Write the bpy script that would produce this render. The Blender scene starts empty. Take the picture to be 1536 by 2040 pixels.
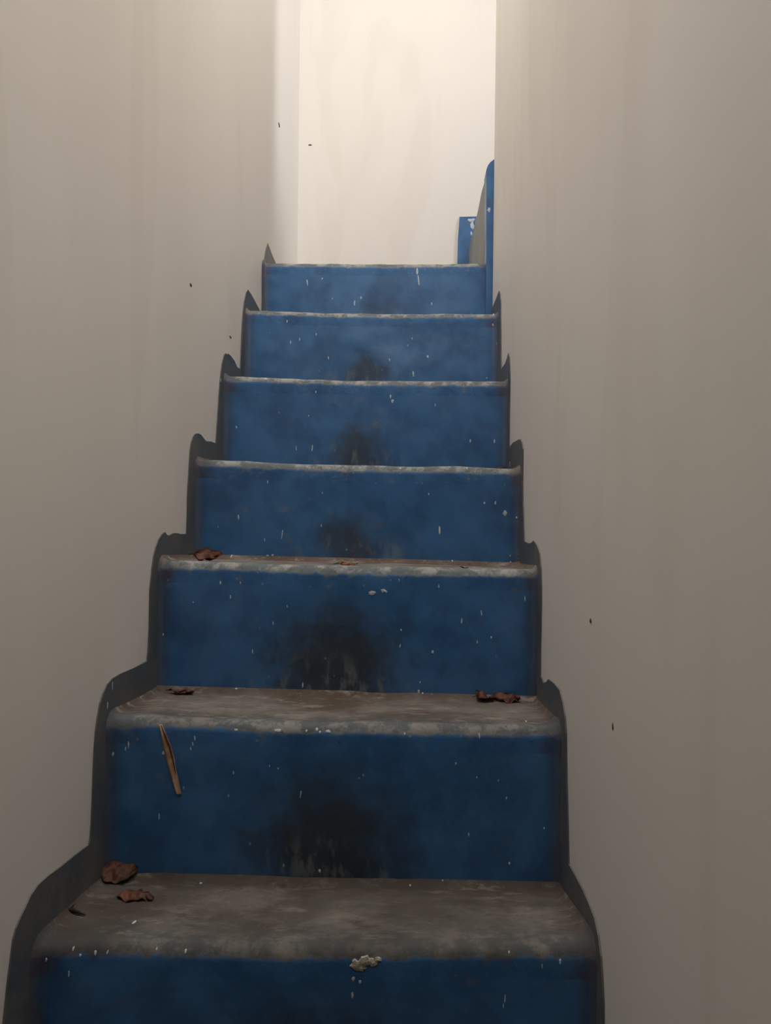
import bpy, bmesh, math, random
from mathutils import Vector, Matrix, noise
from mathutils.bvhtree import BVHTree
from mathutils.geometry import delaunay_2d_cdt

# ---------------------------------------------------------------- camera, light, exposure
W = 0.65                      # clear width between the two walls
EYE = Vector((0.4347, 0.0, 1.55))
YAW, PITCH, ROLL, FPX = 0.0343, -0.0043, 0.0118, 1534.0
sc = bpy.context.scene
col = sc.collection

def axes():
    cy, sy, cp, sp = math.cos(YAW), math.sin(YAW), math.cos(PITCH), math.sin(PITCH)
    F = Vector((-sy*cp, cy*cp, sp)); R = Vector((cy, sy, 0)); U = R.cross(F)
    c, s = math.cos(ROLL), math.sin(ROLL)
    return R*c + U*s, U*c - R*s, F
CR, CU, CF = axes()
cd = bpy.data.cameras.new('camera'); cam = bpy.data.objects.new('camera', cd); col.objects.link(cam)
cam.matrix_world = Matrix.Translation(EYE) @ Matrix((CR, CU, -CF)).transposed().to_4x4()
cd.sensor_fit = 'HORIZONTAL'; cd.sensor_width = 36.0; cd.lens = 36.0*FPX/1536.0
cd.clip_start = 0.02
sc.camera = cam

def ray(px, py):
    return (CF + CR*((px-768.0)/FPX) - CU*((py-1020.0)/FPX)).normalized()
def on_x(px, py, x):
    d = ray(px, py); return EYE + d*((x-EYE.x)/d.x)
def on_y(px, py, y):
    d = ray(px, py); return EYE + d*((y-EYE.y)/d.y)

sc.view_settings.view_transform = 'Standard'; sc.view_settings.look = 'None'
sc.view_settings.gamma = 1.0; sc.view_settings.use_curve_mapping = False
sc.view_settings.exposure = 0.13

wd = bpy.data.worlds.new('world'); sc.world = wd; wd.use_nodes = True
bg = wd.node_tree.nodes['Background']; bg.inputs[0].default_value = (0.85, 0.92, 1.0, 1); bg.inputs[1].default_value = 1.0

def area(name, loc, target, sx, sy, power, color):
    l = bpy.data.lights.new(name, 'AREA'); l.shape = 'RECTANGLE'; l.size = sx; l.size_y = sy
    l.energy = power; l.color = color
    o = bpy.data.objects.new(name, l); col.objects.link(o); o.location = loc
    o.rotation_euler = (Vector(target)-Vector(loc)).to_track_quat('-Z', 'Y').to_euler()
    return o
# daylight through the window of the upper room, on the right past the end of the right wall
area('window_daylight', (2.65, 1.60, 4.75), (0.0, 2.55, 2.8), 0.32, 1.3, 40, (0.97, 0.975, 1.0))
# added fill light over the flight, with no opening above it
area('flight_fill', (0.33, 1.15, 4.26), (0.33, 1.15, 0.0), 0.5, 0.8, 23, (1.0, 0.98, 0.95))
# added fill light, out of view over the foot of the stairs
area('foot_fill', (0.33, 0.18, 2.56), (0.33, 0.55, 0.0), 0.4, 0.2, 2.5, (1.0, 0.96, 0.90))

# ---------------------------------------------------------------- helpers
def link(name, me, mats=None, parent=None, smooth=True):
    o = bpy.data.objects.new(name, me); col.objects.link(o)
    if mats is not None:
        for m in (mats if isinstance(mats, (list, tuple)) else [mats]): me.materials.append(m)
    if parent is not None: o.parent = parent
    if smooth:
        for p in me.polygons: p.use_smooth = True
    return o
def from_bm(name, bm, mats, parent=None, smooth=False):
    bmesh.ops.recalc_face_normals(bm, faces=bm.faces)
    me = bpy.data.meshes.new(name); bm.to_mesh(me); bm.free()
    return link(name, me, mats, parent, smooth)
def tag(o, label=None, cat=None, group=None, kind=None):
    if label: o['label'] = label
    if cat: o['category'] = cat
    if group: o['group'] = group
    if kind: o['kind'] = kind
    return o
def empty(name, loc):
    o = bpy.data.objects.new(name, None); col.objects.link(o); o.location = loc; o.empty_display_size = .05; return o
def box(bm, a, b):
    vs = [bm.verts.new((x, y, z)) for x in (a[0], b[0]) for y in (a[1], b[1]) for z in (a[2], b[2])]
    for q in ((0,1,3,2),(4,6,7,5),(0,4,5,1),(2,3,7,6),(0,2,6,4),(1,5,7,3)): bm.faces.new([vs[i] for i in q])

class NT:
    def __init__(s, name):
        s.m = bpy.data.materials.new(name); s.m.use_nodes = True; s.t = s.m.node_tree; s.t.nodes.clear()
        s.out = s.n('ShaderNodeOutputMaterial'); s.b = s.n('ShaderNodeBsdfPrincipled'); s.l(s.b.outputs[0], s.out.inputs[0])
    def n(s, t, **k):
        x = s.t.nodes.new(t)
        for a, b in k.items(): setattr(x, a, b)
        return x
    def l(s, a, b): s.t.links.new(a, b)
    def put(s, v, sock):
        if hasattr(v, 'is_output') or isinstance(v, bpy.types.NodeSocket): s.l(v, sock)
        else: sock.default_value = v
    def math(s, op, a, b=0.0, c=None, clamp=False):
        x = s.n('ShaderNodeMath', operation=op, use_clamp=clamp); s.put(a, x.inputs[0]); s.put(b, x.inputs[1])
        if c is not None: s.put(c, x.inputs[2])
        return x.outputs[0]
    def mix(s, f, a, b):
        x = s.n('ShaderNodeMix', data_type='RGBA'); s.put(f, x.inputs[0])
        s.put(a if not isinstance(a, tuple) else (*a, 1), x.inputs[6]); s.put(b if not isinstance(b, tuple) else (*b, 1), x.inputs[7])
        return x.outputs[2]
    def noise(s, vec, scale, detail=3, rough=.55, dist=0.0):
        x = s.n('ShaderNodeTexNoise'); s.l(vec, x.inputs['Vector']); x.inputs['Scale'].default_value = scale
        x.inputs['Detail'].default_value = detail; x.inputs['Roughness'].default_value = rough; x.inputs['Distortion'].default_value = dist
        return x.outputs[0]
    def mapv(s, vec, scale=(1,1,1), loc=(0,0,0)):
        x = s.n('ShaderNodeMapping'); s.l(vec, x.inputs[0]); x.inputs['Scale'].default_value = scale; x.inputs['Location'].default_value = loc
        return x.outputs[0]
    def ramp(s, v, lo, hi, a=0.0, b=1.0, smooth=True):
        x = s.n('ShaderNodeMapRange', interpolation_type='SMOOTHSTEP' if smooth else 'LINEAR')
        s.put(v, x.inputs[0]); x.inputs[1].default_value = lo; x.inputs[2].default_value = hi
        x.inputs[3].default_value = a; x.inputs[4].default_value = b; return x.outputs[0]
    def bump(s, h, strength, dist, prev=None):
        x = s.n('ShaderNodeBump'); x.inputs['Strength'].default_value = strength; x.inputs['Distance'].default_value = dist
        s.l(h, x.inputs['Height'])
        if prev is not None: s.l(prev, x.inputs['Normal'])
        return x.outputs[0]

# ---------------------------------------------------------------- materials
def mat_plaster():
    t = NT('plaster'); tc = t.n('ShaderNodeTexCoord').outputs['Object']
    st = t.mapv(tc, (1.0, 1.0, .4))
    big = t.noise(st, 2.6, 2, .5, .0)
    streak = t.noise(t.mapv(tc, (1.0, 1.0, .28), (3, 1, 0)), 4.5, 2, .5, 1.0)
    fine = t.noise(tc, 60, 4, .6)
    c = t.mix(t.ramp(big, .35, .68), (.80, .76, .71), (.825, .785, .735))
    c = t.mix(t.math('MULTIPLY', t.ramp(streak, .50, .68), .12), c, (.60, .53, .455))
    # thin trowel lines
    w = t.noise(t.mapv(tc, (1.2, 1.2, .28), (7, 2, 0)), 4.2, 1, .5, 1.2)
    line = t.ramp(t.math('ABSOLUTE', t.math('SUBTRACT', w, .52)), 0.0, .008, 1, 0)
    c = t.mix(t.math('MULTIPLY', line, .03), c, (.50, .44, .38))
    t.l(c, t.b.inputs['Base Color']); t.b.inputs['Roughness'].default_value = .62
    t.b.inputs['Specular IOR Level'].default_value = .3
    b = t.bump(big, .3, .008); b = t.bump(fine, .10, .001, b); t.l(b, t.b.inputs['Normal'])
    return t.m

BLUE = (.048, .162, .370)
BLUE_D = (.031, .112, .270)
DUST = (.235, .215, .19)
def paint_core(t, tc):
    n1 = t.noise(tc, 14, 4, .6); n2 = t.noise(tc, 90, 3, .6)
    c = t.mix(t.ramp(n1, .38, .66), BLUE, BLUE_D)
    c = t.mix(t.math('MULTIPLY', t.ramp(n2, .55, .72), .22), c, (.10, .19, .33))
    return c, n1, n2
def dust_on_top(t, tc, c, n1, n2, amount=1.0):
    g = t.n('ShaderNodeNewGeometry'); sx = t.n('ShaderNodeSeparateXYZ'); t.l(g.outputs['Normal'], sx.inputs[0])
    nz = sx.outputs[2]
    pert = t.math('MULTIPLY', t.math('SUBTRACT', t.noise(tc, 32, 5, .7), .5), 1.3)
    m = t.ramp(t.math('ADD', nz, pert), .10, .55)
    m = t.math('MULTIPLY', m, amount)
    d = t.mix(t.ramp(t.noise(tc, 7, 4, .6), .40, .66), DUST, (.105, .080, .062))
    d = t.mix(t.ramp(n2, .52, .7, 0, .5), d, (.13, .10, .08))
    return t.mix(m, c, d), m

def mat_riser():
    t = NT('blue_gloss_paint'); tc = t.n('ShaderNodeTexCoord'); ob = tc.outputs['Object']
    uv = t.n('ShaderNodeUVMap', uv_map='face').outputs[0]; s = t.n('ShaderNodeSeparateXYZ'); t.l(uv, s.inputs[0]); u, v = s.outputs[0], s.outputs[1]
    sh = t.n('ShaderNodeUVMap', uv_map='stain_shade').outputs[0]; s2 = t.n('ShaderNodeSeparateXYZ'); t.l(sh, s2.inputs[0]); su, sw = s2.outputs[0], s2.outputs[1]
    c, n1, n2 = paint_core(t, ob)
    # scuffed, rubbed-off toe marks in the lower middle, plus painted shade on lowest risers
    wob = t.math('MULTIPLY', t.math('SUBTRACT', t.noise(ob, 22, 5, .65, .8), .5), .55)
    shade_wide = t.math('GREATER_THAN', sw, .95)  # larger dark centre puts shade into the colour of the lowest risers
    du = t.math('DIVIDE', t.math('SUBTRACT', u, su), t.math('MULTIPLY_ADD', shade_wide, .10, .105)); dv = t.math('DIVIDE', t.math('SUBTRACT', v, .22), t.math('MULTIPLY_ADD', shade_wide, .22, .36))
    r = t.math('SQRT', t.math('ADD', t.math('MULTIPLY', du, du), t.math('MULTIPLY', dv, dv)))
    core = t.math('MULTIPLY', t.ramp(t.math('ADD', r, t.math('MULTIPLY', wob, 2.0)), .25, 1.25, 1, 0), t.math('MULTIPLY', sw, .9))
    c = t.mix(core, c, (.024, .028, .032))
    # pale rubbed streaks round the stain, near the foot of the riser
    strk = t.noise(t.mapv(ob, (1, 1, .35), (2, 0, 5)), 48, 4, .65)
    duw = t.math('DIVIDE', t.math('SUBTRACT', u, su), .30); dvw = t.math('DIVIDE', v, .42)
    rw = t.math('SQRT', t.math('ADD', t.math('MULTIPLY', duw, duw), t.math('MULTIPLY', dvw, dvw)))
    sc_ = t.math('MULTIPLY', t.ramp(rw, .35, 1.0, 1, 0), t.ramp(strk, .50, .66))
    c = t.mix(t.math('MULTIPLY', sc_, .55), c, (.19, .215, .22))
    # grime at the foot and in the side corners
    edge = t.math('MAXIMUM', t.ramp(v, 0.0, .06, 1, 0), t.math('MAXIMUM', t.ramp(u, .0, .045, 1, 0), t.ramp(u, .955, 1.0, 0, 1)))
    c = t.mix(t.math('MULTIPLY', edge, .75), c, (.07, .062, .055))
    # tiny flecks of whitewash
    vo = t.n('ShaderNodeTexVoronoi', feature='F1'); t.l(t.mapv(ob, (1, 1, .62)), vo.inputs['Vector']); vo.inputs['Scale'].default_value = 62
    sel = t.n('ShaderNodeSeparateColor'); t.l(vo.outputs['Color'], sel.inputs[0])
    dots = t.math('MULTIPLY', t.ramp(vo.outputs['Distance'], .05, .13, 1, 0), t.math('GREATER_THAN', sel.outputs[0], .935))
    c = t.mix(t.math('MULTIPLY', dots, t.ramp(sel.outputs[1], 0, 1, .25, .8, False)), c, (.42, .47, .50))
    c, m = dust_on_top(t, ob, c, n1, n2)
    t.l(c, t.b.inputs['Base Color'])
    rg = t.math('ADD', t.ramp(n1, .3, .7, .30, .38), t.math('MULTIPLY', t.math('MAXIMUM', t.math('MAXIMUM', m, sc_), core), .38))
    t.l(rg, t.b.inputs['Roughness']); t.b.inputs['Specular IOR Level'].default_value = .55
    b = t.bump(t.noise(t.mapv(ob, (1, 1, .6)), 26, 3, .5), .12, .003); b = t.bump(n2, .12, .001, b); t.l(b, t.b.inputs['Normal'])
    return t.m

def mat_tread():
    t = NT('worn_dusty_paint'); tc = t.n('ShaderNodeTexCoord'); ob = tc.outputs['Object']
    uv = t.n('ShaderNodeUVMap', uv_map='face').outputs[0]; s = t.n('ShaderNodeSeparateXYZ'); t.l(uv, s.inputs[0]); u, v = s.outputs[0], s.outputs[1]
    c, n1, n2 = paint_core(t, ob)
    c, m = dust_on_top(t, ob, c, n1, n2)
    wob = t.math('MULTIPLY', t.math('SUBTRACT', t.noise(ob, 16, 5, .65), .5), .9)
    # greyer, rubbed dust on the rounded front edge
    shl = t.n('ShaderNodeUVMap', uv_map='stain_shade').outputs[0]; s3 = t.n('ShaderNodeSeparateXYZ'); t.l(shl, s3.inputs[0])
    lip_amt = t.math('SUBTRACT', .85, t.math('MULTIPLY', s3.outputs[1], 1.1), clamp=True)
    c = t.mix(t.math('MULTIPLY', t.math('MULTIPLY', m, t.ramp(v, .05, .12, 1, 0)), lip_amt), c, (.37, .375, .365))
    # brown dirt gathered along the back and the sides
    back = t.ramp(t.math('ADD', v, wob), .55, 1.05)
    side = t.math('MAXIMUM', t.ramp(t.math('ADD', u, t.math('MULTIPLY', wob, .15)), .0, .07, 1, 0), t.ramp(t.math('ADD', u, t.math('MULTIPLY', wob, .15)), .93, 1.0, 0, 1))
    c = t.mix(t.math('MULTIPLY', t.math('MAXIMUM', back, side), .72), c, (.085, .045, .030))
    # paint left on the front edge between worn places
    left = t.math('MULTIPLY', t.ramp(t.math('ADD', v, t.math('MULTIPLY', wob, .45)), .02, .42, 1, 0), t.ramp(t.noise(ob, 24, 5, .75), .40, .56))
    c = t.mix(t.math('MULTIPLY', t.math('MULTIPLY', left, .70), m), c, (.036, .066, .085))
    rub = t.math('MULTIPLY', t.ramp(t.noise(t.mapv(ob, (.45, 1, 1), (4, 0, 0)), 38, 6, .8), .52, .64), .75)
    c = t.mix(t.math('MULTIPLY', rub, t.math('MULTIPLY', m, t.ramp(v, .06, .14))), c, (.36, .31, .26))
    pit = t.math('MULTIPLY', t.ramp(t.noise(t.mapv(ob, (.6, 1, 1), (9, 3, 0)), 55, 5, .8), .56, .66), .6)
    c = t.mix(t.math('MULTIPLY', pit, t.math('MULTIPLY', m, t.ramp(v, .06, .14))), c, (.05, .036, .028))
    grit = t.n('ShaderNodeTexVoronoi', feature='F1'); t.l(ob, grit.inputs['Vector']); grit.inputs['Scale'].default_value = 110
    gs = t.n('ShaderNodeSeparateColor'); t.l(grit.outputs['Color'], gs.inputs[0])
    gm = t.math('MULTIPLY', t.ramp(grit.outputs['Distance'], .12, .3, 1, 0), t.math('GREATER_THAN', gs.outputs[0], .86))
    c = t.mix(t.math('MULTIPLY', gm, .55), c, t.mix(gs.outputs[1], (.03, .02, .015), (.36, .33, .29)))
    # dark dirt brown mixed in to darken the lowest treads
    sh = t.n('ShaderNodeUVMap', uv_map='stain_shade').outputs[0]; s2 = t.n('ShaderNodeSeparateXYZ'); t.l(sh, s2.inputs[0])
    low_brown = t.math('MULTIPLY', t.ramp(t.noise(ob, 9, 4, .6), .30, .62, .45, 1.0), s2.outputs[1])
    c = t.mix(t.math('MULTIPLY', low_brown, m), c, (.055, .045, .038))
    t.l(c, t.b.inputs['Base Color'])
    t.l(t.math('ADD', .40, t.math('MULTIPLY', m, .42)), t.b.inputs['Roughness']); t.b.inputs['Specular IOR Level'].default_value = .4
    b = t.bump(t.noise(ob, 40, 5, .65), .5, .003); b = t.bump(n2, .3, .001, b); t.l(b, t.b.inputs['Normal'])
    return t.m

def mat_band(name, base, dark):
    t = NT(name); ob = t.n('ShaderNodeTexCoord').outputs['Object']
    n1 = t.noise(ob, 13, 5, .6); n2 = t.noise(ob, 90, 3, .6)
    c = t.mix(t.ramp(n1, .36, .66), base, dark)
    c = t.mix(t.math('MULTIPLY', t.ramp(t.noise(ob, 34, 4, .7), .55, .72), .5), c, (.17, .165, .155))
    c, m = dust_on_top(t, ob, c, n1, n2, .35)
    t.l(c, t.b.inputs['Base Color']); t.l(t.ramp(n1, .3, .7, .42, .62), t.b.inputs['Roughness'])
    b = t.bump(t.noise(ob, 30, 4, .6), .4, .003); t.l(b, t.b.inputs['Normal'])
    return t.m
def mat_simple(name, a, b, scale, rough=.7, bumpd=.001, detail=4):
    t = NT(name); ob = t.n('ShaderNodeTexCoord').outputs['Object']
    n1 = t.noise(ob, scale, detail, .6, .4)
    t.l(t.mix(t.ramp(n1, .35, .65), a, b), t.b.inputs['Base Color']); t.b.inputs['Roughness'].default_value = rough
    t.l(t.bump(n1, .5, bumpd), t.b.inputs['Normal']); t.b.inputs['Specular IOR Level'].default_value = .3
    return t.m
PLASTER = mat_plaster(); RISER = mat_riser(); TREAD = mat_tread()
BAND = mat_band('band_paint', (.085, .10, .118), (.135, .135, .13))
GREYBAND = mat_band('dusty_band_paint', (.16, .175, .18), (.24, .24, .23))
WHITE = mat_simple('whitewash_drip', (.62, .66, .68), (.45, .50, .54), 200, .6)
CREAM = mat_simple('bare_cement', (.50, .45, .36), (.26, .22, .17), 160, .9, .002)
LEAF = mat_simple('dry_leaf_brown', (.14, .048, .024), (.055, .020, .012), 70, .6)
LEAF2 = mat_simple('dry_leaf_orange', (.28, .105, .05), (.14, .05, .025), 70, .65)
DARKB = mat_simple('dark_bark', (.04, .028, .018), (.02, .013, .01), 90, .8)
STRAW = mat_simple('dry_reed', (.52, .34, .22), (.34, .20, .12), 60, .6)
STRAW_E = mat_simple('reed_fold', (.11, .05, .03), (.07, .03, .02), 60, .7)
FLOORM = mat_simple('cement_floor', (.22, .20, .18), (.15, .14, .12), 9, .8, .003)
SPECK = mat_simple('dark_speck', (.10, .08, .05), (.05, .04, .03), 200, .9)

# ---------------------------------------------------------------- setting
Z0 = EYE.z
YEND = 2.142 ; YFAR = 2.84 ; ZTOP = 5.6 ; YBACK = -.12 ; XR = 2.8
def slab(name, a, b, m, label=None, cuts=0):
    bm = bmesh.new(); box(bm, a, b)
    o = from_bm(name, bm, m); tag(o, label, None, None, 'structure'); return o
wall_l = slab('wall_left', (-.14, YBACK, 0), (0, YFAR+.14, ZTOP), PLASTER, 'cream plastered stairwell wall on the left')
wall_b = slab('wall_back', (0, YFAR, 0), (XR, YFAR+.14, ZTOP), PLASTER, 'bright plastered wall at the head of the stairs')
# right wall: its far vertical arris is softly rounded
bm = bmesh.new(); box(bm, (W, YBACK, 0), (W+.13, YEND, ZTOP))
es = [e for e in bm.edges if all(abs(v.co.y-YEND) < 1e-4 for v in e.verts) and abs(e.verts[0].co.z-e.verts[1].co.z) > 1]
bmesh.ops.bevel(bm, geom=es, offset=.008, segments=4, affect='EDGES')
wall_r = tag(from_bm('wall_right', bm, PLASTER), 'cream plastered stairwell wall on the right, ending at the turn', None, None, 'structure')
# unseen lower room added behind the camera; dark walls cut bounce onto the risers
GLOOM = mat_simple('dark_room_plaster', (.30, .27, .24), (.24, .22, .20), 4, .9, .002)
slab('wall_front', (-1.3, -2.9, 0), (1.9, -2.76, 2.5), GLOOM, 'far wall of the added dark lower room')
slab('wall_lower_left', (-1.44, -2.9, 0), (-1.3, YBACK, 2.5), GLOOM, 'left wall of the added dark lower room')
slab('wall_lower_right', (1.9, -2.9, 0), (2.04, YBACK, 2.5), GLOOM, 'right wall of the added dark lower room')
slab('ceiling_lower', (-1.44, -2.9, 2.5), (2.04, YBACK, 2.62), GLOOM, 'ceiling of the added dark lower room')
slab('wall_lower_back', (-1.44, YBACK, 0), (-.14, YBACK+.12, 2.62), GLOOM, 'added lower room wall beside the stair opening')
slab('wall_lower_inner', (W+.13, YBACK, 0), (2.04, YBACK+.12, 2.62), GLOOM, 'added lower room wall right of the stair opening')
slab('wall_upper_front', (-.14, YBACK-.1, 2.62), (W+.13, YBACK, ZTOP), PLASTER, 'plastered wall over the foot of the stairs')
slab('ceiling_shade', (0, YBACK, 2.62), (W, .70, 2.78), PLASTER, 'unseen plastered slab added to shade the foot of the stairs')  # out of view, added to keep overhead light off the lowest steps
slab('ceiling_flight', (0, .70, 4.3), (W, YEND, 4.42), PLASTER, 'plastered ceiling added above the fill light over the stair flight')  # slab added to cap the fill light, no opening in it
slab('floor_lower', (-1.44, -2.9, -.12), (2.04, YBACK, 0), FLOORM, 'grey cement floor of the added lower room')
slab('floor', (0, YBACK, -.12), (W, YFAR, 0), FLOORM, 'grey cement floor at the foot of the stairs')
slab('ceiling', (-.14, YBACK-.1, ZTOP), (XR+.14, YFAR+.14, ZTOP+.12), PLASTER, 'plastered ceiling over the stairwell')
# upper room beyond the right wall
slab('wall_near', (W+.13, .35, 0), (XR, .49, ZTOP), PLASTER, 'plastered wall of the upper room')
# end wall of the upper room with a tall window opening
bm = bmesh.new()
wy0, wy1, wz0, wz1 = 1.35, 1.85, 4.05, 5.40
box(bm, (XR, .35, 0), (XR+.14, YFAR+.14, wz0)); box(bm, (XR, .35, wz1), (XR+.14, YFAR+.14, ZTOP))
box(bm, (XR, .35, wz0), (XR+.14, wy0, wz1)); box(bm, (XR, wy1, wz0), (XR+.14, YFAR+.14, wz1))
tag(from_bm('wall_far_right', bm, PLASTER), 'end wall of the upper room, pierced by a window', None, None, 'structure')
bm = bmesh.new()
for (a, b) in (((XR+.03, wy0, wz0), (XR+.08, wy0+.05, wz1)), ((XR+.03, wy1-.05, wz0), (XR+.08, wy1, wz1)),
               ((XR+.03, wy0+.05, wz0), (XR+.08, wy1-.05, wz0+.05)), ((XR+.03, wy0+.05, wz1-.05), (XR+.08, wy1-.05, wz1))): box(bm, a, b)
tag(from_bm('window_1', bm, RISER), 'blue window frame in the upper room', None, None, 'structure')

# ---------------------------------------------------------------- staircase
#  nosing distance from the camera and height at the left and right wall (metres)
DROP = {1: (.026, .040), 2: (.013, .017), 3: (.011, .012), 4: (.008, .008)}    # how far each tread falls towards its back
NOSE = {1: (.876, 1898, 1903), 2: (1.091, 1443, 1464), 3: (1.309, 1128, 1146), 4: (1.527, 925, 941),
        5: (1.747, 757, 766), 6: (1.967, 624, 631), 7: (2.188, 528, 528)}
STEP = {}
for k, (y, pl, pr) in NOSE.items():
    def zat(x, py):
        # height on the vertical line (x, y) whose image row is py
        z = Z0
        for _ in range(4):
            d = Vector((x, y, z)) - EYE
            row = 1020.0 - FPX*d.dot(CU)/d.dot(CF); z += (row-py)*y/FPX
        return z + .009
    STEP[k] = (y, zat(0, pl), zat(W, pr))
RUN, RISE = .2185, .2005
for k in range(0, -4, -1):
    y, a, b = STEP[k+1]; STEP[k] = (y-RUN, a-RISE, b-RISE)
STEP[8] = (YFAR-.0015, STEP[7][1], STEP[7][2])

stairs = empty('staircase', (W/2, .5, 0))
tag(stairs, 'steep blue painted concrete staircase with worn dusty treads between two plastered walls', 'stairs')
stairs_inv = Matrix.Translation(-Vector(stairs.location))
def part(name, me, mats, parent=stairs, smooth=True):
    o = link(name, me, mats, None, smooth); o.parent = parent
    o.matrix_parent_inverse = Matrix.Translation(-Vector(parent.location)) if parent is stairs else Matrix.Identity(4)
    return o

def uneven(x, y, z, amp=.0028):
    return amp*noise.noise(Vector((x*9+3, y*7, z*8))) + amp*.5*noise.noise(Vector((x*26, y*22+5, z*24)))
FIL = .016
def fillet(dx):
    if dx >= FIL: return 0.0
    q = (FIL-dx)/FIL
    return FIL*(1-math.sqrt(max(0, 1-q*q)))*.9
NX = 96
def xs():
    out = []
    for i in range(NX+1):
        t = i/NX; out.append(.0006 + (W-.0012)*((.5-.5*math.cos(math.pi*t))*.35 + t*.65))
    return out
XS = xs()
def sheet(name, prof, uvv, depth, mats, k, stain_shade):
    """prof(x) -> list of ((y,z),(ny,nz)); a swept surface closed behind to a solid of the given depth"""
    verts, rows = [], None
    for x in XS:
        P = prof(x); rows = len(P)
        f = fillet(min(x, W-x))
        for (y, z), (ny, nz) in P:
            d = uneven(x, y, z) + f
            verts.append((x, y+ny*d, z+nz*d))
    faces, uvs = [], []
    n = len(XS)
    for i in range(n-1):
        for j in range(rows-1):
            faces.append((i*rows+j, (i+1)*rows+j, (i+1)*rows+j+1, i*rows+j+1))
            uvs.append([(XS[i]/W, uvv[j]), (XS[i+1]/W, uvv[j]), (XS[i+1]/W, uvv[j+1]), (XS[i]/W, uvv[j+1])])
    # solid back: two more rails
    rim0 = len(verts); verts += [verts[i*rows] for i in range(n)]
    rim1 = len(verts); verts += [verts[i*rows+rows-1] for i in range(n)]
    sidev = {}
    for i in (0, n-1):
        sidev[i] = len(verts); verts += [verts[i*rows+j] for j in range(rows)]
    base = len(verts)
    for i, x in enumerate(XS):
        P = prof(x); y0, z0 = P[0][0]; y1, z1 = P[-1][0]
        (ay, az), (by, bz) = depth(y0, z0, y1, z1)
        verts += [(x, ay, az), (x, by, bz)]
    for i in range(n-1):
        a, b = base+2*i, base+2*(i+1)
        for q in ((rim0+i, a, b, rim0+i+1), (a, a+1, b+1, b), (a+1, rim1+i, rim1+i+1, b+1)):
            faces.append(q); uvs.append([(.5, .9)]*4)
    for i in (0, n-1):
        q = [sidev[i]+j for j in range(rows)] + [base+2*i+1, base+2*i]
        faces.append(tuple(q if i == 0 else reversed(q))); uvs.append([(.5, .9)]*len(q))
    me = bpy.data.meshes.new(name); me.from_pydata(verts, [], faces)
    l1 = me.uv_layers.new(name='face'); l2 = me.uv_layers.new(name='stain_shade')
    for p, u in zip(me.polygons, uvs):
        for li, c in zip(p.loop_indices, u): l1.data[li].uv = c; l2.data[li].uv = stain_shade
    me.validate(); me.update()
    o = part(name, me, mats)
    return o
RND = .017           # radius of the rounded front edge
LIP = .036           # front edge depth that belongs to the tread
STAIN_SHADE = {7: (.52, .5), 6: (.49, .8), 5: (.475, .85), 4: (.47, .85), 3: (.47, 1.0), 2: (.50, 1.0), 1: (.50, 1.0)}  # toe stains; full-strength entries also carry painted shade
solid_objs = []
for k in range(-3, 8):
    y, zl, zr = STEP[k]; yn = STEP[k+1][0]; drop = DROP.get(k, (0.0, 0.0))
    zz = lambda x, zl=zl, zr=zr: zl + (zr-zl)*x/W
    wear = .006 if k > -3 else 0
    def sag(x, wear=wear):      # the front edge is worn down a little where people tread
        return wear*.5*math.exp(-((x-W*.5)/(W*.25))**2)
    def tread_prof(x, y=y, yn=yn, zz=zz, drop=drop):
        z = zz(x)-sag(x); P = []
        r = RND
        for t in (0, .5, 1): P.append(((y, z-LIP+(LIP-r)*t), (-1, 0)))
        for a in range(1, 9):
            th = a/9*math.pi/2
            P.append(((y+r-r*math.cos(th), z-r+r*math.sin(th)), (-math.cos(th), math.sin(th))))
        P.append(((y+r, z), (0, 1)))
        L = yn-(y+r); n = 16 if k < 7 else 30
        for i in range(1, n+1):
            t = i/n; yy = y+r+L*t
            back = max(0, 1-(yn-yy)/.05); zb = sag(x)*t
            lift = .010*max(0, 1-(yn-yy)/.012)**2
            P.append(((yy, z+zb+lift-(drop[0]+(drop[1]-drop[0])*x/W)*t), (0, 1)))
        return P
    cnt = len(tread_prof(.1))
    # uv v: 0 on the lip .. 1 at the back
    vv = [0, 0, .01] + [.01+.06*a/8 for a in range(1, 9)] + [.08] + [.08+.92*i/(cnt-12) for i in range(1, cnt-11)]
    sheet('tread', tread_prof, vv, lambda y0, z0, y1, z1: ((y0+.045, z0-.0), (y1, min(z0, z1-.03))), TREAD, k, (.5, {1: .72, 2: .28}.get(k, .6 if k < 1 else 0.0)))
    y_, = (y,)
    dl = DROP.get(k-1, (0.0, 0.0)); zb = (0, STEP[k-1][1]-dl[0], STEP[k-1][2]-dl[1]) if k > -3 else (0, 0.0, 0.0)
    def riser_prof(x, y=y, zz=zz, zb=zb):
        top = zz(x)-sag(x)-LIP; bot = zb[1]+(zb[2]-zb[1])*x/W
        return [((y, bot+(top-bot)*i/16), (-1, 0)) for i in range(17)]
    sheet('riser', riser_prof, [.0+.86*i/16 for i in range(17)], lambda y0, z0, y1, z1: ((y0+.05, z0), (y1+.05, z1)), RISER, k, STAIN_SHADE.get(k, (.5, .5)))

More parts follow.
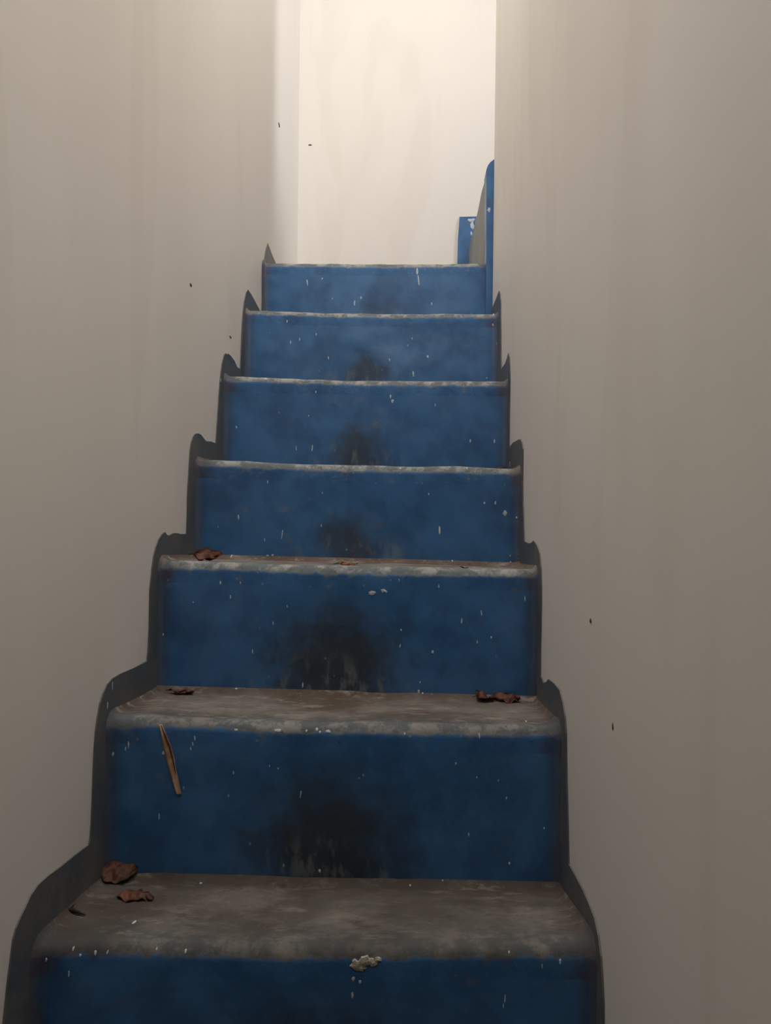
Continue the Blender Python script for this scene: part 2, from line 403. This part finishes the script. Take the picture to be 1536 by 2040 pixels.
# --- painted bands that follow the steps along the walls
LEFT = [(4,2040),(9,1993),(14,1946),(20,1901),(23.5,1871),(29,1850),(36,1832),(47,1809),(59,1783),(72.5,1763.5),(94,1744),(118,1727),(145,1705),(174.5,1683),
 (177.5,1669),(180,1640),(182,1594),(184,1535),(186,1492),(188,1460),(192,1429),(197,1401),(203,1382),(211,1364),(222.5,1350.6),(238,1342),(264,1331),(291,1317),
 (292,1305),(293.5,1290),(295.7,1246),(296.5,1202),(297,1172),(299.4,1150),(301.6,1128),(304.6,1106),(309,1088.5),(314,1075),(321.5,1063.5),(327,1060),(331,1066),(336,1066.5),(343.5,1062),(352,1062),(358,1064),(370,1063.5),
 (371.5,1024),(371.8,993),(372.7,968.7),(374.5,944),(375.7,919.7),(377,899),(379.4,880.4),(383,869.4),(386.8,864.5),(394,863.3),(399,866.3),(404,873),(408.8,879),(418.6,879.5),(428.4,883.5),
 (430.3,858),(431.5,840),(434,800),(437,760),(439,739),(441.3,721.8),(445,707),(448.5,703.5),(451,707),(453,704.5),(458,708.5),(465.6,718.8),(470.7,730.6),(476.6,735),
 (477.4,733),(478.8,702.6),(480.3,665.9),(481.8,636.5),(483.2,618.8),(485.4,601),(489,583.5),(492.8,577),(499.4,586.5),(508,602.6),(515.6,617.4),(518.5,621),
 (520,616),(521.5,577.6),(523,548),(525,522),(528,499.7),(532.5,485),(540.6,507),(548.7,525.5),(556,543)]
RIGHT = [(1205,2040),(1204.7,1993),(1203,1953.7),(1200,1904.7),(1194.3,1861.6),(1187.5,1830),(1175.7,1798.8),(1160,1765.5),(1146.3,1740),(1135.5,1721.4),
 (1134.5,1699),(1133.5,1640),(1131,1550),(1130.3,1500),(1130,1458.7),(1127.8,1426.4),(1123.4,1398.4),(1117,1374.7),(1106,1361.7),(1094.4,1353),(1091,1358.5),(1084.7,1360.6),(1081.4,1351),(1078.5,1346.6),
 (1078.2,1297),(1079.3,1254),(1080,1211),(1080.3,1167.8),(1079.3,1131),(1077,1103),(1072.8,1088),(1065.3,1077),(1059.9,1081.5),(1054.5,1082.6),(1045.9,1078.3),
 (1044.6,1036),(1043.3,999),(1042.9,962.5),(1043.3,925.8),(1043.6,895),(1041.5,881.7),(1038.4,875),(1034.8,875.5),(1028.6,879),(1023.7,881.7),(1015.8,892),
 (1015.8,876.8),(1016.2,852),(1016.8,800),(1017.5,760),(1017.5,746),(1017,726.7),(1016.5,712),(1014.3,703),(1011.6,713),(1007.6,724.7),(999.8,735.5),
 (999.3,707),(999.3,658),(998.8,628.6),(998.8,599),(997.6,584.5),(995.9,578.6),(992,589.4),(986.6,603)]
TH = .0022
def dense(pts, step=6.0):
    out = [pts[0]]
    for a, b in zip(pts, pts[1:]):
        L = math.hypot(b[0]-a[0], b[1]-a[1]); n = max(1, int(L/(step*4)))
        for i in range(1, n+1): out.append((a[0]+(b[0]-a[0])*i/n, a[1]+(b[1]-a[1])*i/n))
    return out
def band(side, pts, tail):
    x = 0.0 if side < 0 else W
    g = .0003 if side < 0 else -.0003
    P = [on_x(px, py, x) for px, py in dense(pts)]
    top = [(p.y, p.z) for p in P]
    # below the frame: repeat the outline of one step down the flight
    seg_i = [i for i, p in enumerate(top) if p[1] < STEP[1][1]+.02]
    lower = []
    for n in range(4, 0, -1):
        y, z = STEP[1][0]-RUN*n, STEP[1][1]-RISE*n
        lower += [(y-.05, z-RISE+.07), (y-.05, z+.0), (y-.035, z+.04), (y-.005, z+.055), (y+RUN-.06, z+.055)]
    lower = [(a, max(.0, b)) for a, b in lower]
    lower += [(top[0][0], STEP[0][1]+.055)] if top[0][1] > STEP[0][1]+.06 else []
    top = lower + top + tail
    # underside hidden inside the steps
    bot = [(top[-1][0], STEP[7][1]-.3), (STEP[7][0]+.05, STEP[7][1]-.3)] + [(STEP[1][0]+.05, STEP[1][1]-.28), (STEP[-2][0], 0.0), (top[0][0], 0.0)]
    poly = top + bot
    bm = bmesh.new()
    s = 1 if side < 0 else -1
    n = len(poly)
    cv, ce, cf, _, _, _ = delaunay_2d_cdt([Vector(p) for p in poly], [(i, (i+1) % n) for i in range(n)], [], 1, 1e-6)
    a = [bm.verts.new((x+g, y, z)) for y, z in cv]
    b = [bm.verts.new((x + s*TH, y, z)) for y, z in cv]
    cnt = {}
    for f in cf:
        bm.faces.new([a[i] for i in f]); bm.faces.new([b[i] for i in reversed(f)])
        for i, j in zip(f, f[1:]+f[:1]): k = (min(i, j), max(i, j)); cnt[k] = cnt.get(k, 0)+1
    for (i, j), c in cnt.items():
        if c == 1: bm.faces.new((a[i], a[j], b[j], b[i]))
    bmesh.ops.recalc_face_normals(bm, faces=bm.faces)
    me = bpy.data.meshes.new('skirting_band'); bm.to_mesh(me); bm.free()
    return part('skirting_band', me, BAND, smooth=False)
zt7 = STEP[7][1]
o = band(-1, LEFT, [(2.6, zt7+.04), (YFAR-.001, zt7+.04)])
o['label'] = 'blue-grey band painted up the left wall beside the steps'
# right band ends where the wall ends
o = band(1, RIGHT, [(YEND-.003, on_x(985.8, 604, W).z), (YEND-.003, zt7-.1)])
o['label'] = 'narrow blue-grey band painted up the right wall beside the steps'

# --- turn at the top: the corner face beside the top riser, and the first steps of the upper flight to the right
XC = on_y(968, 560, YEND+.012).x     # left face of the corner pier and of the side riser
YP = YEND+.006
def corner():
    bm = bmesh.new()
    # frontal outline (x, z): rounded shoulder on the left
    outl = [(968, 345), (969.5, 336), (972.5, 328), (977, 322), (985, 316)]
    P = [on_y(px, py, YP) for px, py in outl]
    prof = [(XC, STEP[6][1]-.02)] + [(p.x if i else XC, p.z) for i, p in enumerate(P)] + [(W+.16, P[-1].z+.004), (W+.16, STEP[6][1]-.02)]
    y0, y1 = YP, YP+.075
    a = [bm.verts.new((x, y0, z)) for x, z in prof]; b = [bm.verts.new((x, y1, z)) for x, z in prof]
    n = len(prof); bm.faces.new(a); bm.faces.new(list(reversed(b)))
    for i in range(n): bm.faces.new((a[i], b[i], b[(i+1) % n], a[(i+1) % n]))
    es = [e for e in bm.edges if all(abs(v.co.y-y0) < 1e-5 and v.co.z > STEP[7][1]-.3 for v in e.verts)]
    bmesh.ops.bevel(bm, geom=es, offset=.003, segments=2, affect='EDGES')
    bmesh.ops.recalc_face_normals(bm, faces=bm.faces)
    me = bpy.data.meshes.new('corner_band'); bm.to_mesh(me); bm.free()
    me.uv_layers.new(name='face'); l = me.uv_layers.new(name='stain_shade')
    for d in me.uv_layers['face'].data: d.uv = (.3, .7)
    for d in l.data: d.uv = (.9, 0)
    o = part('corner_band', me, RISER, smooth=False); o['label'] = 'tall blue band with a rounded shoulder on the end of the right wall'
corner()
# side riser facing left, swept out at its foot, and tread of the step above
def side_riser():
    rows = [(968.3, 345, 0.0), (955, 410, .3), (947, 460, .52), (935, 500, .8), (925, 521, 1.0)]
    verts, faces = [], []
    NY, NZ = 14, 12
    z0 = STEP[7][2]-.01
    ya, yb = YP+.07, YFAR-.001
    ztop = lambda t: on_x(968.3, 347, XC).z*(1-t) + t*on_y(937, 497, YFAR).z
    for i in range(NY+1):
        t = i/NY; y = ya+(yb-ya)*t; zt = ztop(min(1, t))
        for j in range(NZ+1):
            s = j/NZ; z = z0+(zt-z0)*s
            sweep = .014*t*(1-s)**2.2 + .03*max(0, 1-(z-z0)/.03)**2*min(1, t*3)*.5
            verts.append((XC-sweep+uneven(XC, y, z, .002), y, z))
    r = NZ+1
    for i in range(NY):
        for j in range(NZ): faces.append((i*r+j, i*r+j+1, (i+1)*r+j+1, (i+1)*r+j))
    b = len(verts)
    for i in range(NY+1):
        t = i/NY; y = ya+(yb-ya)*t; verts += [(XC+.05, y, z0), (XC+.05, y, ztop(t))]
    for i in range(NY):
        q, p = b+2*i, b+2*i+2
        faces += [(q, p, p+1, q+1), (i*r, (i+1)*r, p, q), (i*r+NZ, q+1, p+1, (i+1)*r+NZ)]
    faces.append(tuple([j for j in range(r)] + [b+1, b])); faces.append(tuple([NY*r+j for j in reversed(range(r))] + [b+2*NY, b+2*NY+1]))
    me = bpy.data.meshes.new('riser'); me.from_pydata(verts, [], faces); me.validate()
    bm = bmesh.new(); bm.from_mesh(me); bmesh.ops.recalc_face_normals(bm, faces=bm.faces); bm.to_mesh(me); bm.free()
    o = part('riser', me, GREYBAND, smooth=False); o['label'] = 'dusty grey side of the first step after the turn'
    return ztop(.5)
zt8 = side_riser()
# blue band on the far wall beside that step
pa, pb = on_y(911, 524, YFAR), on_y(915.5, 433, YFAR)
bm = bmesh.new()
prof = [(pa.x-.001, STEP[7][1]-.05), (pa.x, pa.z), (on_y(912, 480, YFAR).x, on_y(912, 480, YFAR).z), (pb.x, pb.z), (on_y(948, 432.5, YFAR).x+.05, on_y(948, 432.5, YFAR).z), (XC+.30, pb.z+.002), (XC+.30, STEP[7][1]-.05)]
a = [bm.verts.new((x, YFAR-.008, z)) for x, z in prof]; b = [bm.verts.new((x, YFAR-.0005, z)) for x, z in prof]
bm.faces.new(a); bm.faces.new(list(reversed(b)))
for i in range(len(prof)): bm.faces.new((a[i], b[i], b[(i+1) % len(prof)], a[(i+1) % len(prof)]))
bmesh.ops.bevel(bm, geom=[e for e in bm.edges if all(v.co.y < YFAR-.007 for v in e.verts)], offset=.002, segments=2, affect='EDGES')
bmesh.ops.recalc_face_normals(bm, faces=bm.faces)
me = bpy.data.meshes.new('skirting_band'); bm.to_mesh(me); bm.free()
for nm in ('face', 'stain_shade'):
    l = me.uv_layers.new(name=nm)
    for d in l.data: d.uv = (.3, .7) if nm == 'face' else (.9, 0)
o = part('skirting_band', me, RISER, smooth=False); o['label'] = 'blue band on the far wall rising behind the turn'
# upper flight (mostly hidden behind the right wall)
def block(name, a, b, m, bev=.012):
    bm = bmesh.new(); box(bm, a, b)
    bmesh.ops.bevel(bm, geom=list(bm.edges), offset=bev, segments=3, affect='EDGES'); bmesh.ops.recalc_face_normals(bm, faces=bm.faces)
    me = bpy.data.meshes.new(name); bm.to_mesh(me); bm.free()
    for nm in ('face', 'stain_shade'):
        l = me.uv_layers.new(name=nm)
        for d in l.data: d.uv = (.4, .4) if nm == 'face' else (.9, 0)
    return part(name, me, m, smooth=False)
for i in range(5):
    x = W+.02+i*.22; z = STEP[7][1]+RISE*(i+1)-.01
    block('tread', (x, YEND+.09, z-.05), (x+.25, YFAR-.01, z), TREAD)
    block('riser', (x+.004, YEND+.09, z-RISE-.02), (x+.06, YFAR-.01, z-.04), RISER, .004)
slab('floor_upper', (W+.13, .49, STEP[7][1]+RISE*5-.15), (XR, YEND+.08, STEP[7][1]+RISE*2-.05), FLOORM, 'cement floor of the upper room')

# ---------------------------------------------------------------- ray casting onto the stairs
bpy.context.view_layer.update()
tv, tf = [], []
for ob in stairs.children:
    if ob.name.split('.')[0] in ('tread', 'riser', 'skirting_band', 'corner_band'):
        off = len(tv); mw = ob.matrix_world
        tv += [mw @ v.co for v in ob.data.vertices]
        tf += [tuple(off+i for i in p.vertices) for p in ob.data.polygons]
bvh = BVHTree.FromPolygons(tv, tf)
def hit(px, py):
    loc, nor, _, _ = bvh.ray_cast(EYE, ray(px, py))
    if nor is not None and nor.dot(ray(px, py)) > 0: nor = -nor
    return loc, nor
def ground(x, y):
    loc, nor, _, _ = bvh.ray_cast(Vector((x, y, Z0+1.5)), Vector((0, 0, -1)))
    return loc

# ---------------------------------------------------------------- whitewash drips and chips
random.seed(7)
DRIPS = [(778,790,5,9),(782,799,6,9),(471,851,4,7),(867,807,3,6),(629,781,3,5),(985,879,4,8),(937,878,4,8),(615,828,3,5),(533,960,3,7),(642,982,3,5),
 (1006,1022,10,12),(965,1002,5,7),(987,1002,5,8),(1029,1031,4,6),(876,1057,5,22),(475,1030,3,12),(854,984,3,6),(823,744,4,13),(776,717,3,6),(654,713,3,7),
 (562,1064,2.5,20),(590,893,2.5,10),(622,893,3,14),(901,1117,3,6),(1017,1120,4,5),(831,540,5,14),(834,560,4,24),(719,593,4,6),(706,604,3.5,12),(860,605,3,7),(642,555,3,4),
 (612,562,3,14),(662,595,3,4),(572,640,4,7),(597,676,3,8),(630,666,3,5),(982,647,4,7),(852,710,5,6),(579,682,3,9),(821,674,2.5,5),(439,1161,4,8),(479,1161,3,6),(544,1241,3,9),
 (503,1298,3,9),(325,1264,3,6),(385,1200,3,5),(459,1189,3,9),(572,1208,3,5),(461,1108,3,8),(533,1107,8,4),(543,1106,7,4),(471,1372,6,5),(603,1365,3,12),(470,1454,9,6),(553,1455,19,7),
 (610,1456,5,7),(631,1453,6,9),(637,1458,6,5),(654,1457,14,6),(388,1470,3,12),(384,1482,3,10),(380,1492,4,8),(874,1168,3,9),(795,1156,2.5,7),(1046,1193,3,13),(959,1221,3,14),(920,1237,4,11),
 (799,1255,4,6),(979,1270,4,6),(951,1279,3,8),(862,1299,6,7),(834,1378,6,8),(842,1381,4,5),(945,1131,4,4),(1016,1107,3,3),(806,1462,4,6),(955,1465,3,12),(837,1359,3,5),(797,1287,2.5,8),
 (225,1502,5,9),(326,1500,7,10),(256,1483,4,14),(250,1492,3,9),(465,1539,3,8),(317,1626,3.5,13),(599,1582,2.5,17),(537,1526,3,5),(554,1531,3,4),(637,1735,6,8),(908,1521,4,6),(950,1549,3,5),
 (1009,1590,3,6),(993,1555,2.5,4),(715,1550,3,3),(1015,1720,4,6),(1084,1650,3,5),(934,1663,3,9),(817,1764,5,5),(882,1754,4,4),(1014,1897,4,5),(1116,1916,5,11),(1080,1925,3,9),(1006,1990,3,14),
 (1003,2003,2.5,10),(704,1950,7,9),(717,1956,6,7),(702,1983,5,12),(214,1406,4,7),(224,1366,3,6),(440,757,8,3),(530,755,9,4),(983,627,4,4),(640,1047,2.5,10),(527,1075,2.5,8),(1048,1437,4,4),
 (146,1890,4,8),(160,1903,4,5),(190,1898,5,9),(214,1897,4,8),(92,1912,4,7),(268,1837,6,6),(370,1895,5,8),(400,1760,6,5),(312,1890,3,6),(137,1940,3,12),(970,753,5,3),(1016,925,4,4),(798,933,4,4),(930,933,4,4)]
bm = bmesh.new()
def blob(bm, px, py, w, h, lift=.0005, seg=10, rag=.25):
    loc, nor = hit(px, py)
    if loc is None: return
    dist = (loc-EYE).length; s = dist/FPX
    up = Vector((0, 0, 1)); up = (up-nor*up.dot(nor))
    if up.length < .3: up = Vector((0, 1, 0)); up = up-nor*up.dot(nor)
    up.normalize(); rt = up.cross(nor).normalized()
    fs = max(.35, abs(nor.dot((loc-EYE).normalized())))
    ang = random.uniform(-.15, .15)
    ring = []; c = bm.verts.new(loc+nor*lift*1.8)
    for i in range(seg):
        a = 2*math.pi*i/seg; rr = 1+random.uniform(-rag, rag)
        x, y = math.cos(a)*w*.5*s*rr, math.sin(a)*h*.5*s*rr/(1 if fs > .7 else fs)
        x, y = x*math.cos(ang)-y*math.sin(ang), x*math.sin(ang)+y*math.cos(ang)
        ring.append((loc+rt*x+up*y, rt, up))
    top = [bm.verts.new(p[0].lerp(loc, .15)+nor*lift) for p in ring]; low = [bm.verts.new(p[0]-nor*.0006) for p in ring]
    for i in range(seg):
        j = (i+1) % seg
        bm.faces.new((c, top[i], top[j])); bm.faces.new((top[i], low[i], low[j], top[j]))
for x, y, w_, h_ in DRIPS: blob(bm, x, y, w_*.85, h_*.95)
bmesh.ops.recalc_face_normals(bm, faces=bm.faces)
me = bpy.data.meshes.new('paint_spatter'); bm.to_mesh(me); bm.free()
o = part('paint_spatter', me, WHITE, smooth=False); o['kind'] = 'stuff'; o['label'] = 'small white drips spattered over the blue paint'
def chip(px, py, w, h, mat, label, rag=.3, seg=14, lift=.001):
    bm = bmesh.new(); blob(bm, px, py, w, h, lift, seg, rag); bmesh.ops.recalc_face_normals(bm, faces=bm.faces)
    me = bpy.data.meshes.new('paint_chip'); bm.to_mesh(me); bm.free()
    o = part('paint_chip', me, mat, smooth=False)
    if label: o['label'] = label
chip(741, 1181.5, 14, 10, WHITE, 'white chip high on the third riser from the bottom'); chip(765, 1177, 12, 7, WHITE, None, .45)
chip(939, 439, 15, 8, WHITE, 'worn whitish corner of the far blue band', .25); chip(941, 450, 7, 14, WHITE, None, .25); chip(939, 465, 4, 9, WHITE, None, .2); chip(974, 418, 6, 9, WHITE, None, .4)
bm = bmesh.new()
for (px, py, w, h) in ((712, 1922, 24, 20), (728, 1915, 26, 18), (742, 1917, 18, 12), (752, 1912, 14, 9), (720, 1928, 18, 10)): blob(bm, px, py, w, h, .0014, 14, .35)
bmesh.ops.recalc_face_normals(bm, faces=bm.faces)
me = bpy.data.meshes.new('chipped_patch'); bm.to_mesh(me); bm.free()
o = part('chipped_patch', me, CREAM, smooth=False); o['label'] = 'cream patch of bare cement broken out of the front edge of the lowest tread'

# specks on the walls
def speck(px, py, w, h, wall, x=None, y=None):
    p = on_x(px, py, x) if x is not None else on_y(px, py, y)
    s = (p-EYE).length/FPX
    bm = bmesh.new(); bmesh.ops.create_icosphere(bm, subdivisions=1, radius=1)
    for v in bm.verts:
        c = v.co*random.uniform(.8, 1.15)
        if x is not None:
            k = abs((p-EYE).normalized().x); v.co = p+Vector((c.x*.0012, c.y*w*.5*s/max(k, .25), c.z*h*.5*s))
        else: v.co = p+Vector((c.x*w*.5*s, c.y*.0012, c.z*h*.5*s))
    o = from_bm('speck', bm, SPECK, wall, True); return o
speck(1177, 1237, 4, 11, wall_r, x=W); speck(1221, 1448, 3, 16, wall_r, x=W); speck(380, 568, 4, 9, wall_l, x=0)
speck(556, 249, 4, 9, wall_l, x=0); speck(459, 672, 5, 5, wall_l, x=0); speck(618, 289, 8, 3, wall_b, y=YFAR)

# ---------------------------------------------------------------- fallen leaves and twigs
def blade_mesh(L, Wd, curl, fold, seed, lobes=0, nx=22, ny=10, thick=.0006):
    """a dry leaf lying along x: pointed oval, folded on its midrib, its ends curled up"""
    rnd = random.Random(seed); V, F = [], []
    off = rnd.random()*50
    for i in range(nx+1):
        t = i/nx; wd = Wd*.5*(math.sin(math.pi*min(1, t*.97+.015)))**.7*(1+.22*math.sin(t*lobes*2*math.pi))
        for j in range(ny+1):
            s = j/ny*2-1
            x = (t-.5)*L; y = s*wd
            z = abs(s)**1.3*wd*fold + curl*((t-.5)*2)**2*L*.5 + .0055*noise.noise(Vector((x*95+off, y*95, 1)))
            y += .007*noise.noise(Vector((x*110, s*2+off, 4)))
            V.append(Vector((x, y, z)))
    n = ny+1
    for i in range(nx):
        for j in range(ny): F.append((i*n+j, (i+1)*n+j, (i+1)*n+j+1, i*n+j+1))
    m = len(V); V += [v-Vector((0, 0, thick)) for v in V]
    F += [tuple(reversed([q+m for q in f])) for f in F]
    rim = [i*n for i in range(nx+1)] + [nx*n+j for j in range(1, ny+1)] + [i*n+ny for i in range(nx-1, -1, -1)] + [j for j in range(ny-1, 0, -1)]
    for a, b in zip(rim, rim[1:]+rim[:1]): F.append((a, b, b+m, a+m))
    me = bpy.data.meshes.new('blade'); me.from_pydata([tuple(v) for v in V], [], F); me.update()
    return me
def tube(pts, rads, seg=6):
    bm = bmesh.new(); prev = None
    for i, (p, r) in enumerate(zip(pts, rads)):
        d = (pts[min(i+1, len(pts)-1)]-pts[max(i-1, 0)]).normalized()
        a = d.orthogonal().normalized(); b = d.cross(a)
        ring = [bm.verts.new(p+a*r*math.cos(2*math.pi*k/seg)+b*r*math.sin(2*math.pi*k/seg)) for k in range(seg)]
        if prev:
            for k in range(seg): bm.faces.new((prev[k], prev[(k+1) % seg], ring[(k+1) % seg], ring[k]))
        else: bm.faces.new(ring)
        prev = ring
    bm.faces.new(prev); bmesh.ops.recalc_face_normals(bm, faces=bm.faces)
    me = bpy.data.meshes.new('stem'); bm.to_mesh(me); bm.free(); return me
def leaf(px, py, L, Wd, curl, fold, rz, label, mat, seed, flip=False, stem=.3, tilt=0.0, lobes=0, y=None):
    loc = hit(px, py)[0]
    g = ground(loc.x, (loc.y if y is None else y)); loc = g if g is not None else loc
    root = empty('dry_leaf', loc); tag(root, label, 'leaf', 'dry leaves fallen on the steps')
    me = blade_mesh(L, Wd, curl, fold, seed, lobes)
    R = Matrix.Rotation(rz, 4, 'Z') @ Matrix.Rotation(tilt, 4, 'X')
    if flip: R = R @ Matrix.Rotation(math.pi, 4, 'X')
    me.transform(R)
    zmin = min(v.co.z for v in me.vertices); me.transform(Matrix.Translation((0, 0, -zmin-.0008)))
    b = link('blade', me, mat, root, True)
    if stem:
        e = [v.co for v in me.vertices]; e0 = e[5]; d = (R.to_3x3() @ Vector((-1, .25, 0))).normalized()
        pts = [e0+Vector((0, 0, 0)), e0+d*L*stem*.5+Vector((0, 0, -.001)), e0+d*L*stem+Vector((0, 0, -min(e0.z, .003)*.8))]
        sm = tube(pts, [.0009, .0007, .0005]); link('stem', sm, DARKB, root, True)
    return root
leaf(402, 1119, .050, .036, .35, .55, .1, 'arched brown leaf at the left end of the third tread up', LEAF, 1, False, .2, .5, 1, y=STEP[3][0]+.055)
leaf(690, 1127, .036, .020, .10, .15, -.1, 'small orange leaf flat on the middle of the third tread up', LEAF2, 2, False, .25, y=STEP[3][0]+.05)
leaf(922, 1131, .015, .008, .15, .2, .0, 'tiny blackish leaf scrap on the right half of the third tread up', DARKB, 3, False, 0, y=STEP[3][0]+.06)
leaf(976, 916, .024, .016, .25, .4, .2, 'orange leaf scrap peeping over the right end of the fourth tread up', LEAF2, 4, False, 0, y=STEP[4][0]+.03)
leaf(362, 1383, .044, .020, .15, .30, -.15, 'small curled brown leaf on the left of the second tread up', LEAF, 5, False, .25)
leaf(966, 1391, .036, .030, .30, .60, .5, 'crumpled rusty leaf on the right of the second tread up, left one of two touching', LEAF, 6, False, .2, .3, 2)
leaf(1010, 1398, .044, .030, .25, .55, -.3, 'crumpled rusty leaf on the right of the second tread up, right one of two touching', LEAF, 7, True, .2, .2, 2)
leaf(232, 1748, .058, .048, .20, .35, .15, 'large arched brown leaf at the back left of the lowest tread', LEAF, 8, True, .35, .35)
leaf(270, 1790, .050, .030, .18, .25, -.1, 'flat brown leaf with a dark stalk near the left of the lowest tread', LEAF, 9, True, .25, .0, 1)
# dark twig on the lowest tread
loc = hit(143, 1817)[0]; root = empty('twig', loc); tag(root, 'short blackish twig at the far left of the lowest tread', 'twig')
p = [Vector((-.018, .006, .0015)), Vector((-.008, .003, .0025)), Vector((.002, -.001, .0032)), Vector((.012, -.005, .002)), Vector((.021, -.008, .0010))]
link('stalk', tube(p, [.0008, .0016, .0026, .0018, .0005]), DARKB, root)
link('bud', tube([Vector((-.003, .001, .003)), Vector((0, .004, .006)), Vector((.002, .005, .008))], [.0012, .001, .0003]), DARKB, root)
# dry reed hanging against the riser
pts = [(321, 1443, 5), (327, 1462, 8), (334, 1485, 13), (341, 1512, 13), (347, 1540, 10.5), (353, 1565, 9), (357, 1580, 8)]
root = None; V, F = [], []
base = hit(357, 1580)[0]
root = empty('dry_reed', base); tag(root, 'split brown reed stuck upright against the riser below the second tread up', 'twig')
for (px, py, w) in pts:
    loc, nor = hit(px, py); s = (loc-EYE).length/FPX; h = w*.62*s
    c = loc-base+Vector((0, -.0025, 0))
    V += [c+Vector((-h, 0, 0)), c+Vector((-h*.5, -.0022, 0)), c+Vector((h*.25, -.0012, 0)), c+Vector((h, -.0016, 0)), c+Vector((h*.8, .0026, 0)), c+Vector((-h*.8, .0026, 0))]
n = 6
for i in range(len(pts)-1):
    for j in range(n): F.append((i*n+j, i*n+(j+1) % n, (i+1)*n+(j+1) % n, (i+1)*n+j))
F.append(tuple(range(n))); F.append(tuple(range(len(V)-n, len(V))))
me = bpy.data.meshes.new('stalk'); me.from_pydata([tuple(v) for v in V], [], F)
bm = bmesh.new(); bm.from_mesh(me); bmesh.ops.recalc_face_normals(bm, faces=bm.faces); bm.to_mesh(me); bm.free()
link('stalk', me, STRAW, root, False)
fp = []
for (px, py, w) in pts[:5]:
    loc, nor = hit(px+w*.42, py); fp.append(loc-base+Vector((0, -.004, 0)))
link('fold', tube(fp, [.0004, .0016, .0018, .0011, .0003]), STRAW_E, root)
